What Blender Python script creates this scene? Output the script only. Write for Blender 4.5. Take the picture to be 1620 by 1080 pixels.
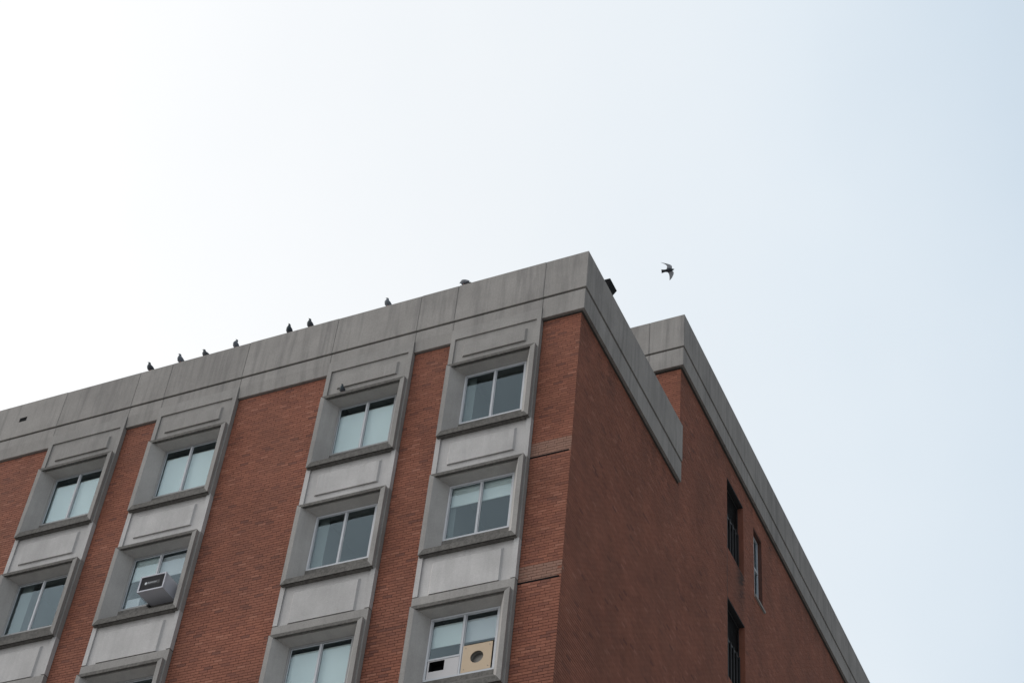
import bpy, bmesh, math, random
import numpy as np
from mathutils import Matrix, Vector
random.seed(7); rng = np.random.default_rng(7)
for o in list(bpy.data.objects): bpy.data.objects.remove(o)
S = bpy.context.scene
COL = S.collection

# ------------------------------------------------------------------ camera
ZT = 31.0                                   # height of the front parapet's top above the street
cam_d = bpy.data.cameras.new('camera'); cam = bpy.data.objects.new('camera', cam_d); COL.objects.link(cam)
RW = [[0.910933, 0.404315, 0.082036], [-0.23371, 0.669601, -0.704992], [-0.339971, 0.623028, 0.704454]]                                  # world to camera (x right, y down, z forward)
CP = [11.4295, -23.9554, -29.2927]
M = Matrix(((RW[0][0], -RW[1][0], -RW[2][0], CP[0]), (RW[0][1], -RW[1][1], -RW[2][1], CP[1]),
            (RW[0][2], -RW[1][2], -RW[2][2], CP[2] + ZT), (0, 0, 0, 1)))
cam.matrix_world = M
cam_d.sensor_width = 36.0; cam_d.lens = 2753.29 / 1620 * 36
cam_d.clip_start = 0.1; cam_d.clip_end = 5000
S.camera = cam

# ------------------------------------------------------------------ sky, sun, exposure
SUN = Vector((-0.82, -0.32, 0.50)).normalized()          # where the cloud veil is brightest
W = bpy.data.worlds.new('World'); S.world = W; W.use_nodes = True
nt = W.node_tree; N = nt.nodes; L = nt.links; N.clear()
def nd(t, **k):
    n = N.new(t)
    for a, b in k.items(): setattr(n, a, b)
    return n
sky = nd('ShaderNodeTexSky', sky_type='NISHITA', sun_disc=False)
sky.sun_elevation = math.asin(SUN.z); sky.sun_rotation = math.atan2(SUN.x, SUN.y)
sky.air_density = 1.2; sky.dust_density = 6.0; sky.ozone_density = 1.0
tc = nd('ShaderNodeTexCoord')
dot = nd('ShaderNodeVectorMath', operation='DOT_PRODUCT'); L.new(tc.outputs['Generated'], dot.inputs[0]); dot.inputs[1].default_value = SUN
ns = nd('ShaderNodeTexNoise'); ns.inputs['Scale'].default_value = 2.2; ns.inputs['Detail'].default_value = 5.0
L.new(tc.outputs['Generated'], ns.inputs['Vector'])
na = nd('ShaderNodeMath', operation='MULTIPLY_ADD'); L.new(ns.outputs['Fac'], na.inputs[0]); na.inputs[1].default_value = 0.28; na.inputs[2].default_value = -0.14
ad = nd('ShaderNodeMath', operation='ADD'); L.new(dot.outputs['Value'], ad.inputs[0]); L.new(na.outputs[0], ad.inputs[1])
sz = nd('ShaderNodeSeparateXYZ'); L.new(tc.outputs['Generated'], sz.inputs[0])          # haze: whiter towards the horizon
zc = nd('ShaderNodeMath', operation='MAXIMUM'); L.new(sz.outputs['Z'], zc.inputs[0]); zc.inputs[1].default_value = 0.3
hz = nd('ShaderNodeMath', operation='MULTIPLY_ADD'); L.new(zc.outputs[0], hz.inputs[0]); hz.inputs[1].default_value = -0.6; hz.inputs[2].default_value = 0.39
a2 = nd('ShaderNodeMath', operation='ADD'); L.new(ad.outputs[0], a2.inputs[0]); L.new(hz.outputs[0], a2.inputs[1])
mr = nd('ShaderNodeMapRange'); L.new(a2.outputs[0], mr.inputs['Value']); mr.inputs['From Min'].default_value = -1; mr.inputs['From Max'].default_value = 1
cr = nd('ShaderNodeValToRGB'); L.new(mr.outputs[0], cr.inputs['Fac'])
e = cr.color_ramp.elements                    # cloud veil: pale blue grey away from the sun, white towards it (in tenths)
e[0].position = 0.0; e[0].color = (0.34, 0.35, 0.36, 1)
e[1].position = 1.0; e[1].color = (1.9, 1.9, 1.9, 1)
for p_, c_ in ((0.36, (0.42, 0.44, 0.46, 1)), (0.50, (0.55, 0.65, 0.75, 1)), (0.575, (0.68, 0.785, 0.885, 1)), (0.63, (0.81, 0.89, 0.96, 1)), (0.70, (0.925, 0.965, 1.0, 1)), (0.785, (1.05, 1.06, 1.07, 1)), (0.88, (1.25, 1.25, 1.25, 1))):
    q = e.new(p_); q.color = c_
v10 = nd('ShaderNodeVectorMath', operation='SCALE'); L.new(cr.outputs['Color'], v10.inputs[0]); v10.inputs['Scale'].default_value = 10.0
mx = nd('ShaderNodeMix', data_type='RGBA'); mx.inputs[0].default_value = 0.93
L.new(sky.outputs['Color'], mx.inputs[6]); L.new(v10.outputs[0], mx.inputs[7])
bg = nd('ShaderNodeBackground'); bg.inputs['Strength'].default_value = 0.10
L.new(mx.outputs[2], bg.inputs['Color'])
ow = nd('ShaderNodeOutputWorld'); L.new(bg.outputs[0], ow.inputs['Surface'])
sd = bpy.data.lights.new('sun', 'SUN'); sd.energy = 0.6; sd.angle = math.radians(30); sd.color = (1.0, 0.97, 0.93)
so = bpy.data.objects.new('sun', sd); COL.objects.link(so); so.rotation_euler = SUN.to_track_quat('Z', 'Y').to_euler()
S.view_settings.view_transform = 'Standard'; S.view_settings.look = 'None'; S.view_settings.gamma = 1.0
S.view_settings.use_curve_mapping = False; S.view_settings.exposure = 0.0
S.render.engine = 'CYCLES'

# ------------------------------------------------------------------ helpers
class MB:
    def __init__(s): s.v = []; s.f = []
    def quad(s, a, b, c, d): n = len(s.v); s.v += [a, b, c, d]; s.f.append((n, n+1, n+2, n+3))
    def hexa(s, p):                              # 8 corners: bottom ring then top ring
        n = len(s.v); s.v += list(p)
        for q in ((0,3,2,1),(4,5,6,7),(0,1,5,4),(1,2,6,5),(2,3,7,6),(3,0,4,7)): s.f.append(tuple(n+i for i in q))
    def box(s, x0, x1, y0, y1, z0, z1):
        s.hexa([(x0,y0,z0),(x1,y0,z0),(x1,y1,z0),(x0,y1,z0),(x0,y0,z1),(x1,y0,z1),(x1,y1,z1),(x0,y1,z1)])
    def prism(s, prof, a, b, fn):                # profile swept between two stations, capped
        n = len(s.v); k = len(prof)
        s.v += [fn(a, *q) for q in prof] + [fn(b, *q) for q in prof]
        for i in range(k): j = (i+1) % k; s.f.append((n+i, n+j, n+k+j, n+k+i))
        s.f.append(tuple(n+i for i in range(k))[::-1]); s.f.append(tuple(n+k+i for i in range(k)))
    def rings(s, rs, close=False):               # rings of equal length joined by quads
        n = len(s.v); k = len(rs[0])
        for r in rs: s.v += list(r)
        for i in range(len(rs)-1):
            for j in range(k):
                s.f.append((n+i*k+j, n+i*k+(j+1) % k, n+(i+1)*k+(j+1) % k, n+(i+1)*k+j))
        if close:
            s.f.append(tuple(n+j for j in range(k))[::-1]); s.f.append(tuple(n+(len(rs)-1)*k+j for j in range(k)))
    def mesh(s, name, mat, bevel=0, smooth=False):
        me = bpy.data.meshes.new(name); me.from_pydata([tuple(q) for q in s.v], [], s.f)
        bm = bmesh.new(); bm.from_mesh(me)
        bmesh.ops.remove_doubles(bm, verts=bm.verts, dist=1e-5)
        bmesh.ops.dissolve_degenerate(bm, dist=1e-6, edges=bm.edges)
        bmesh.ops.recalc_face_normals(bm, faces=bm.faces)
        if bevel:
            ed = [x for x in bm.edges if len(x.link_faces) == 2 and x.calc_face_angle(0) > 0.5]
            bmesh.ops.bevel(bm, geom=ed, offset=bevel, segments=2, profile=0.5, affect='EDGES', clamp_overlap=True)
        bm.to_mesh(me); bm.free(); me.materials.append(mat)
        if smooth:
            for q in me.polygons: q.use_smooth = True
        return me
def link(name, me, parent=None, loc=(0, 0, 0)):
    o = bpy.data.objects.new(name, me); COL.objects.link(o); o.location = loc
    if parent: o.parent = parent
    return o
def thing(name, label, cat, loc=(0, 0, 0), rz=0, group=None):
    o = bpy.data.objects.new(name, None); COL.objects.link(o); o.empty_display_size = 0.2
    o.location = loc; o.rotation_euler = (0, 0, rz); tag(o, label, cat, group); return o
def tag(o, label, cat, group=None):
    o['label'] = label; o['category'] = cat
    if group: o['group'] = group

# ------------------------------------------------------------------ materials
def mat(name, rough=0.8, spec=0.3):
    m = bpy.data.materials.new(name); m.use_nodes = True
    t = m.node_tree; b = t.nodes['Principled BSDF']; b.inputs['Roughness'].default_value = rough
    b.inputs['Specular IOR Level'].default_value = spec
    return m, t, b
def plain(name, col, rough=0.6, metal=0.0, var=0.12, scale=9.0):
    m, t, b = mat(name, rough); b.inputs['Metallic'].default_value = metal
    g = t.nodes.new('ShaderNodeNewGeometry'); n = t.nodes.new('ShaderNodeTexNoise'); n.inputs['Scale'].default_value = scale; n.inputs['Detail'].default_value = 5
    t.links.new(g.outputs['Position'], n.inputs['Vector'])
    x = t.nodes.new('ShaderNodeMix'); x.data_type = 'RGBA'
    x.inputs[6].default_value = (*[c*(1-var) for c in col], 1); x.inputs[7].default_value = (*[c*(1+var) for c in col], 1)
    t.links.new(n.outputs['Fac'], x.inputs[0]); t.links.new(x.outputs[2], b.inputs['Base Color'])
    return m
def concrete(name, lo, hi, dark, streak, grain, speck=0.0):
    """weathered precast concrete: cloudy tone, vertical run-off streaks, fine aggregate grain"""
    m, t, b = mat(name, 0.88, 0.2)
    A = t.nodes.new; K = t.links.new
    g = A('ShaderNodeNewGeometry'); oi = A('ShaderNodeObjectInfo')
    def noise(sc, vec=(1, 1, 1), det=6, rough=0.6):
        mp = A('ShaderNodeMapping'); mp.inputs['Scale'].default_value = vec; K(g.outputs['Position'], mp.inputs['Vector'])
        n = A('ShaderNodeTexNoise'); n.inputs['Scale'].default_value = sc; n.inputs['Detail'].default_value = det; n.inputs['Roughness'].default_value = rough
        K(mp.outputs[0], n.inputs['Vector']); return n
    def mixc(f, a, bb, bt='MIX'):
        x = A('ShaderNodeMix'); x.data_type = 'RGBA'; x.blend_type = bt
        for s_, v in ((0, f), (6, a), (7, bb)):
            if isinstance(v, (float, int)): x.inputs[s_].default_value = v
            elif isinstance(v, tuple): x.inputs[s_].default_value = (*v, 1)
            else: K(v, x.inputs[s_])
        return x.outputs[2]
    def ramp(s_, a, bb):
        r = A('ShaderNodeMapRange'); K(s_, r.inputs['Value']); r.inputs['From Min'].default_value = a; r.inputs['From Max'].default_value = bb; r.clamp = True
        return r.outputs[0]
    c = mixc(ramp(noise(1.1).outputs['Fac'], 0.3, 0.7), lo, hi)
    f1 = A('ShaderNodeMath'); f1.operation = 'MULTIPLY'; K(ramp(noise(4.5, (1, 1, 0.07), 8, 0.68).outputs['Fac'], 0.46, 0.70), f1.inputs[0]); f1.inputs[1].default_value = streak
    c = mixc(f1.outputs[0], c, dark)
    f3 = A('ShaderNodeMath'); f3.operation = 'MULTIPLY'; K(ramp(noise(7.5, (1, 1, 0.03), 3).outputs['Fac'], 0.62, 0.75), f3.inputs[0]); f3.inputs[1].default_value = 0.35*streak
    c = mixc(f3.outputs[0], c, tuple(min(1, q*1.35) for q in hi))
    gr = noise(38, det=4, rough=0.75); gm = A('ShaderNodeMapRange'); K(gr.outputs['Fac'], gm.inputs['Value'])
    gm.inputs['From Min'].default_value = 0.25; gm.inputs['From Max'].default_value = 0.75; gm.inputs['To Min'].default_value = 1-grain; gm.inputs['To Max'].default_value = 1+grain
    c = mixc(1.0, c, gm.outputs[0], 'MULTIPLY')
    if speck:
        f2 = A('ShaderNodeMath'); f2.operation = 'MULTIPLY'; K(ramp(noise(14, (1, 1, 1.0), 5, 0.7).outputs['Fac'], 0.42, 0.62), f2.inputs[0]); f2.inputs[1].default_value = speck
        c = mixc(f2.outputs[0], c, tuple(q*0.55 for q in dark))
    om = A('ShaderNodeMapRange'); K(oi.outputs['Random'], om.inputs['Value']); om.inputs['To Min'].default_value = 0.93; om.inputs['To Max'].default_value = 1.06
    c = mixc(1.0, c, om.outputs[0], 'MULTIPLY')
    K(c, b.inputs['Base Color'])
    bu = A('ShaderNodeBump'); bu.inputs['Strength'].default_value = 0.35; bu.inputs['Distance'].default_value = 0.006; K(gr.outputs['Fac'], bu.inputs['Height']); K(bu.outputs[0], b.inputs['Normal'])
    return m
M_PAR = concrete('parapet_concrete', (0.236, 0.225, 0.215), (0.295, 0.281, 0.269), (0.148, 0.142, 0.140), 0.72, 0.15)
M_SUR = concrete('surround_concrete', (0.244, 0.234, 0.225), (0.31, 0.298, 0.286), (0.175, 0.169, 0.166), 0.45, 0.15)
M_SPA = concrete('clean_concrete', (0.38, 0.371, 0.368), (0.485, 0.474, 0.47), (0.30, 0.293, 0.292), 0.38, 0.12)
M_JAM = concrete('reveal_concrete', (0.335, 0.324, 0.314), (0.42, 0.406, 0.394), (0.27, 0.262, 0.257), 0.4, 0.12)  # paler than the surround, used on its jambs and soffit
M_SILL = concrete('grimy_concrete', (0.125, 0.119, 0.112), (0.165, 0.158, 0.149), (0.085, 0.081, 0.076), 0.35, 0.16, 0.5)
M_ALU = plain('aluminium_frame', (0.46, 0.48, 0.51), 0.45, 0.0, 0.08)
M_ALD = plain('dull_frame', (0.24, 0.245, 0.25), 0.5, 0.0, 0.1)
M_DRK = plain('dark_metal', (0.025, 0.026, 0.028), 0.5, 0.0, 0.2)
M_BLK = plain('black_paint', (0.008, 0.008, 0.009), 0.95, 0.0, 0.2)
M_BLK.node_tree.nodes['Principled BSDF'].inputs['Specular IOR Level'].default_value = 0.1
M_BLIND = plain('white_blind', (0.85, 0.89, 0.91), 0.8, 0, 0.02, 2.0)
M_BLIND2 = plain('lilac_white_blind', (0.72, 0.71, 0.76), 0.8, 0, 0.02, 2.0)
for m_ in (M_BLIND, M_BLIND2):               # thin fabric lets some daylight through
    t_ = m_.node_tree; b_ = t_.nodes['Principled BSDF']; tl = t_.nodes.new('ShaderNodeBsdfTranslucent'); mx_ = t_.nodes.new('ShaderNodeMixShader')
    tl.inputs[0].default_value = (0.8, 0.82, 0.8, 1); mx_.inputs[0].default_value = 0.3
    t_.links.new(b_.outputs[0], mx_.inputs[1]); t_.links.new(tl.outputs[0], mx_.inputs[2]); t_.links.new(mx_.outputs[0], t_.nodes['Material Output'].inputs['Surface'])
M_PLY = plain('tan_board', (0.50, 0.395, 0.285), 0.75, 0, 0.06, 6)
M_WHT = plain('white_board', (0.50, 0.49, 0.50), 0.7, 0, 0.04, 4)
M_ROOM = plain('room_wall', (0.28, 0.28, 0.28), 0.9, 0, 0.04, 1.5)
M_CURT = plain('grey_curtain', (0.26, 0.28, 0.28), 0.9, 0, 0.12, 9)
M_CEIL = plain('room_dim', (0.33, 0.33, 0.33), 0.9, 0, 0.1, 1.5)
M_ACW = plain('painted_casing', (0.44, 0.45, 0.50), 0.5, 0, 0.05, 8)
M_ACG = plain('grille_black', (0.022, 0.022, 0.028), 0.55, 0, 0.2)
M_ACT = plain('logo_white', (0.5, 0.53, 0.56), 0.5, 0, 0.02)
M_DUCT = plain('duct_metal', (0.20, 0.19, 0.175), 0.5, 0.4, 0.45, 14)
M_ROOF = plain('roof_gravel', (0.18, 0.18, 0.17), 0.95, 0, 0.2, 20)
M_STREET = plain('street_paving', (0.30, 0.29, 0.275), 0.9, 0, 0.2, 0.6)
M_SEAL = plain('joint_sealant', (0.07, 0.065, 0.06), 0.9, 0, 0.2)

def brick_colour(t, fac, pale=None, soot=None):
    A = t.nodes.new; K = t.links.new
    r = A('ShaderNodeValToRGB'); K(fac, r.inputs['Fac']); el = r.color_ramp.elements
    el[0].position = 0; el[0].color = (0.150, 0.062, 0.046, 1); el[1].position = 1; el[1].color = (0.285, 0.122, 0.083, 1)
    for q, c in ((0.12, (0.196, 0.076, 0.052, 1)), (0.5, (0.228, 0.088, 0.057, 1)), (0.88, (0.258, 0.102, 0.066, 1))):
        n = el.new(q); n.color = c
    g = A('ShaderNodeNewGeometry'); mp = A('ShaderNodeMapping'); mp.inputs['Scale'].default_value = (1, 1, 0.7); K(g.outputs['Position'], mp.inputs['Vector'])
    ns = A('ShaderNodeTexNoise'); ns.inputs['Scale'].default_value = 0.55; ns.inputs['Detail'].default_value = 6; ns.inputs['Roughness'].default_value = 0.72; K(mp.outputs[0], ns.inputs['Vector'])
    m = A('ShaderNodeMapRange'); K(ns.outputs['Fac'], m.inputs['Value']); m.inputs['From Min'].default_value = 0.3; m.inputs['From Max'].default_value = 0.7; m.inputs['To Min'].default_value = 0.80; m.inputs['To Max'].default_value = 1.20
    f = A('ShaderNodeTexNoise'); f.inputs['Scale'].default_value = 60; f.inputs['Detail'].default_value = 3; K(g.outputs['Position'], f.inputs['Vector'])
    m2 = A('ShaderNodeMapRange'); K(f.outputs['Fac'], m2.inputs['Value']); m2.inputs['To Min'].default_value = 0.85; m2.inputs['To Max'].default_value = 1.15
    mm = A('ShaderNodeMath'); mm.operation = 'MULTIPLY'; K(m.outputs[0], mm.inputs[0]); K(m2.outputs[0], mm.inputs[1])
    x = A('ShaderNodeMix'); x.data_type = 'RGBA'; x.blend_type = 'MULTIPLY'; x.inputs[0].default_value = 1; K(r.outputs[0], x.inputs[6]); K(mm.outputs[0], x.inputs[7])
    n3 = A('ShaderNodeTexNoise'); n3.inputs['Scale'].default_value = 0.9; n3.inputs['Detail'].default_value = 4; mp3 = A('ShaderNodeMapping'); mp3.inputs['Location'].default_value = (7, 3, 1); K(g.outputs['Position'], mp3.inputs['Vector']); K(mp3.outputs[0], n3.inputs['Vector'])
    r3 = A('ShaderNodeMapRange'); K(n3.outputs['Fac'], r3.inputs['Value']); r3.inputs['From Min'].default_value = 0.42; r3.inputs['From Max'].default_value = 0.66; r3.inputs['To Max'].default_value = 0.26
    x3 = A('ShaderNodeMix'); x3.data_type = 'RGBA'; K(r3.outputs[0], x3.inputs[0]); K(x.outputs[2], x3.inputs[6]); x3.inputs[7].default_value = (0.165, 0.078, 0.056, 1)
    out = x3.outputs[2]
    if soot:
        z = A('ShaderNodeMix'); z.data_type = 'RGBA'; K(soot, z.inputs[0]); K(out, z.inputs[6]); z.inputs[7].default_value = (0.035, 0.025, 0.022, 1)
        out = z.outputs[2]
    if pale:
        y = A('ShaderNodeMix'); y.data_type = 'RGBA'; K(pale, y.inputs[0]); K(out, y.inputs[6]); y.inputs[7].default_value = (0.25, 0.155, 0.12, 1)
        out = y.outputs[2]
    return out
M_BRK, t_, b_ = mat('red_brick', 0.85, 0.25)
at_ = t_.nodes.new('ShaderNodeAttribute'); at_.attribute_name = 'tone'; ap_ = t_.nodes.new('ShaderNodeAttribute'); ap_.attribute_name = 'pale'; as_ = t_.nodes.new('ShaderNodeAttribute'); as_.attribute_name = 'soot'
t_.links.new(brick_colour(t_, at_.outputs['Fac'], ap_.outputs['Fac'], as_.outputs['Fac']), b_.inputs['Base Color'])
M_BRK1, t_, b_ = mat('red_brick_single', 0.85, 0.25)
oi_ = t_.nodes.new('ShaderNodeObjectInfo'); t_.links.new(brick_colour(t_, oi_.outputs['Random']), b_.inputs['Base Color'])
M_BRK2, t_, b_ = mat('red_brick_repair', 0.85, 0.25)
oi_ = t_.nodes.new('ShaderNodeObjectInfo'); v_ = t_.nodes.new('ShaderNodeValue'); v_.outputs[0].default_value = 0.75
t_.links.new(brick_colour(t_, oi_.outputs['Random'], v_.outputs[0]), b_.inputs['Base Color'])
M_MORT = plain('mortar', (0.10, 0.05, 0.04), 0.95, 0, 0.2, 3)
M_BTEX, t_, b_ = mat('brickwork_below', 0.9, 0.2)        # the storeys below the picture
bt = t_.nodes.new('ShaderNodeTexBrick'); g_ = t_.nodes.new('ShaderNodeNewGeometry'); sp = t_.nodes.new('ShaderNodeSeparateXYZ'); cb = t_.nodes.new('ShaderNodeCombineXYZ'); ad_ = t_.nodes.new('ShaderNodeMath')
t_.links.new(g_.outputs['Position'], sp.inputs[0]); t_.links.new(sp.outputs['X'], ad_.inputs[0]); t_.links.new(sp.outputs['Y'], ad_.inputs[1]); t_.links.new(ad_.outputs[0], cb.inputs['X']); t_.links.new(sp.outputs['Z'], cb.inputs['Y']); t_.links.new(cb.outputs[0], bt.inputs['Vector'])
bt.inputs['Scale'].default_value = 1; bt.inputs['Brick Width'].default_value = 0.2036; bt.inputs['Row Height'].default_value = 0.0681; bt.inputs['Mortar Size'].default_value = 0.005
bt.inputs['Color1'].default_value = (0.24, 0.085, 0.058, 1); bt.inputs['Color2'].default_value = (0.32, 0.115, 0.075, 1); bt.inputs['Mortar'].default_value = (0.155, 0.085, 0.066, 1)
t_.links.new(bt.outputs['Color'], b_.inputs['Base Color'])

def glass():
    m = bpy.data.materials.new('window_glass'); m.use_nodes = True; t = m.node_tree; t.nodes.clear(); A = t.nodes.new; K = t.links.new
    tr = A('ShaderNodeBsdfTransparent'); tr.inputs[0].default_value = (0.89, 0.925, 0.92, 1)
    gl = A('ShaderNodeBsdfGlossy'); gl.inputs['Roughness'].default_value = 0.015; gl.inputs[0].default_value = (0.64, 0.79, 0.90, 1)
    g = A('ShaderNodeNewGeometry'); n = A('ShaderNodeTexNoise'); n.inputs['Scale'].default_value = 0.9; n.inputs['Detail'].default_value = 0; K(g.outputs['Position'], n.inputs['Vector'])
    bu = A('ShaderNodeBump'); bu.inputs['Strength'].default_value = 0.02; bu.inputs['Distance'].default_value = 0.002; K(n.outputs['Fac'], bu.inputs['Height']); K(bu.outputs[0], gl.inputs['Normal'])
    dt = A('ShaderNodeVectorMath'); dt.operation = 'DOT_PRODUCT'; K(g.outputs['Incoming'], dt.inputs[0]); K(g.outputs['Normal'], dt.inputs[1])
    def mt(op, a, b=None):
        q = A('ShaderNodeMath'); q.operation = op
        for i, v in enumerate((a, b)):
            if v is None: continue
            if isinstance(v, float): q.inputs[i].default_value = v
            else: K(v, q.inputs[i])
        return q.outputs[0]
    sch = mt('POWER', mt('SUBTRACT', 1.0, mt('ABSOLUTE', dt.outputs['Value'])), 5.0)      # Schlick, the same from both sides
    fr = A('ShaderNodeMath'); fr.operation = 'MULTIPLY_ADD'; K(sch, fr.inputs[0]); fr.inputs[1].default_value = 0.95; fr.inputs[2].default_value = 0.045
    mx = A('ShaderNodeMixShader'); K(fr.outputs[0], mx.inputs[0]); K(tr.outputs[0], mx.inputs[1]); K(gl.outputs[0], mx.inputs[2])
    o = A('ShaderNodeOutputMaterial'); K(mx.outputs[0], o.inputs['Surface']); return m
M_GLS = glass()

# ------------------------------------------------------------------ ground
g = MB(); g.box(-2500, 2500, -2500, 2500, -1.0, 0.0)
gr = link('street', g.mesh('street', M_STREET)); gr['kind'] = 'structure'

# ------------------------------------------------------------------ the building
P1, P2 = 0.122, 0.10                       # how far the parapet's two bands stand proud of the brick
ZG, ZB = -1.1575, -1.8194                  # underside of the upper band, of the lower band
ZC = -1.485                                # crease across the lower band on the front
BW = 2.216
RX = [-11.934, -8.762, -4.0926, -0.9159]   # right edges of the four window bays
Y2, DZ, YE = 6.173, 3.977, 28.0            # the taller wing behind: where it starts, how much taller, where it ends
XL = -22.0
FT = [-2.673, -5.864, -9.242]; FH = 2.12   # tops of the window surrounds and their height
ZJ = -8.958
ZLOW = -12.8
B = thing('brick_building', 'red brick office block with grey concrete parapet, window bays and a taller rear wing', 'building')

# --- bricks: real courses with raked joints
CH, BL, JT = 0.0681, 0.2036, 0.010
bricks = []                                # (face, s0, s1, z0, pale)
def run(face, s0, s1, zlo, zhi, holes=(), cor0=False, slits=()):
    """courses between two stations; s grows to the right on the front (x) and backwards on the side (y)"""
    k0 = math.floor(zlo/CH); k1 = math.floor((zhi)/CH)
    for k in range(k0, k1):
        z0 = k*CH; off = (k % 2)*BL/2 + random.uniform(-0.028, 0.028)
        segs = [(s0, s1)]
        for (a, b, c, d) in holes:
            if z0 + CH > c and z0 < d:
                segs = [x for (p, q) in segs for x in ((p, min(q, a)), (max(p, b), q)) if x[1]-x[0] > 0.02]
        for (p, q) in segs:
            n = math.floor((p-off)/BL)
            while n*BL+off < q:
                a, b = max(n*BL+off, p), min((n+1)*BL+off-0.006, q); n += 1
                if b-a > 0.004: bricks.append((face, a, b, z0, 0.0))
ZTOP = ZB
fronts = [(XL, RX[0]-BW), (RX[0], RX[1]-BW), (RX[1], RX[2]-BW), (RX[2], RX[3]-BW), (RX[3], 0.0)]
for a, b in fronts: run('front', a + (0.006 if a > XL else 0), b - (0.006 if b < 0 else 0), ZLOW, ZTOP)
O1 = (9.775, 11.12, -0.95, 1.40); O2 = (9.775, 11.12, -4.90, -2.55); O3 = (11.99, 12.69, -0.90, 1.37)
run('side', 0.0, Y2, ZLOW, ZTOP)
run('side', Y2, YE, ZLOW, ZTOP + DZ, holes=(O1, O2, O3))
run('rear', -9.0, 0.0, -1.4, ZTOP + DZ)
SLIT = [-5.8419, -9.0419]
def pale_of(face, a, b, z0):
    if face == 'front' and a > RX[3]:
        for z in SLIT:
            if z - 0.08 < z0 < z + 0.33: return 0.55 + 0.35*random.random()
    return 0.0
def corners(face, a, b, z0):
    j = random.uniform(-0.0015, 0.0015); h = CH-JT-random.uniform(0, 0.002); z1 = z0+h
    a1, b1 = a+random.uniform(0, .002), b-random.uniform(0, .002)
    if face == 'front': y0, y1 = -j, 0.09
    elif face == 'rear': y0, y1 = Y2-j, Y2+0.09
    if face in ('front', 'rear'): return (a1, b1, y0, y1, z0+ZT, z1+ZT)
    return (-0.09, j, a1, b1, z0+ZT, z1+ZT)
kept = []
for (face, a, b, z0, _) in bricks:
    drop = False
    if face == 'front' and a > RX[3]:
        for z in SLIT:
            if abs(z0 + CH/2 - z) < CH/2 and b > -0.0 - 2 and a < -0.046 : pass
    kept.append((face, a, b, z0, pale_of(face, a, b, z0)))
cp = Vector((CP[0], CP[1], CP[2]))
full = [(i, (Vector(((q[1]+q[2])/2, 0, q[3])) - cp).length) for i, q in enumerate(kept) if q[0] == 'front' and q[2]-q[1] > 0.19 and q[1] > -0.93 and q[3] > -11.2]
full.sort(key=lambda t: t[1]); single = set(i for i, _ in full[:300])
rest = [q for i, q in enumerate(kept) if i not in single]
nb = len(rest); V = np.zeros((nb, 8, 3)); T = np.zeros(nb); PL = np.zeros(nb); SO = np.zeros(nb); RUNS = rng.uniform(0, 0.45, 200); RUNL = rng.uniform(0.15, 1.6, 200)
for i, q in enumerate(rest):
    x0, x1, y0, y1, z0, z1 = corners(*q[:4])
    V[i] = [(x0,y0,z0),(x1,y0,z0),(x1,y1,z0),(x0,y1,z0),(x0,y0,z1),(x1,y0,z1),(x1,y1,z1),(x0,y1,z1)]
    PL[i] = q[4]
    if q[0] == 'side':                     # run-off stain below the upper louvred opening
        yc = (q[1]+q[2])/2; dt_ = (ZB if yc < Y2 else ZB+DZ)-q[3]; nk = int(yc/0.23)     # runs below the coping
        if dt_ < RUNL[nk]: SO[i] = RUNS[nk]*(1-dt_/RUNL[nk])*random.uniform(0.6, 1.1)
        d = (O1[2]-q[3])
        if 0 < d < 1.55 and 10.1 < yc < 11.15: SO[i] = max(SO[i], min(0.9, (1.0-abs(yc-10.85)/0.5)*(1.15-d/1.7)*random.uniform(0.5, 1.2)))
sg = np.array([0.25 if q[0] == 'front' else 0.21 for q in rest])
T[:] = np.clip(0.5 + rng.normal(0, 1, nb)*sg + np.array([0.04 if q[0] == 'side' else 0.0 for q in rest]), 0, 1)
F6 = np.array([(0,3,2,1),(4,5,6,7),(0,1,5,4),(1,2,6,5),(2,3,7,6),(3,0,4,7)])
F = (F6[None] + (np.arange(nb)*8)[:, None, None]).reshape(-1, 4)
me = bpy.data.meshes.new('brick_courses')
me.vertices.add(nb*8); me.vertices.foreach_set('co', V.reshape(-1))
me.loops.add(len(F)*4); me.loops.foreach_set('vertex_index', F.reshape(-1).astype(np.int32))
me.polygons.add(len(F)); me.polygons.foreach_set('loop_start', np.arange(0, len(F)*4, 4, dtype=np.int32))
me.polygons.foreach_set('use_smooth', np.zeros(len(F), dtype=bool)); me.update(calc_edges=True); me.validate()
for nm, arr in (('tone', T), ('pale', PL), ('soot', SO)):
    a_ = me.attributes.new(nm, 'FLOAT', 'FACE'); a_.data.foreach_set('value', np.repeat(arr, 6).astype(np.float32))
me.materials.append(M_BRK)
bo = link('brick_courses', me, B); bo['kind'] = 'stuff'
bo['label'] = 'running bond courses of red brick'

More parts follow.
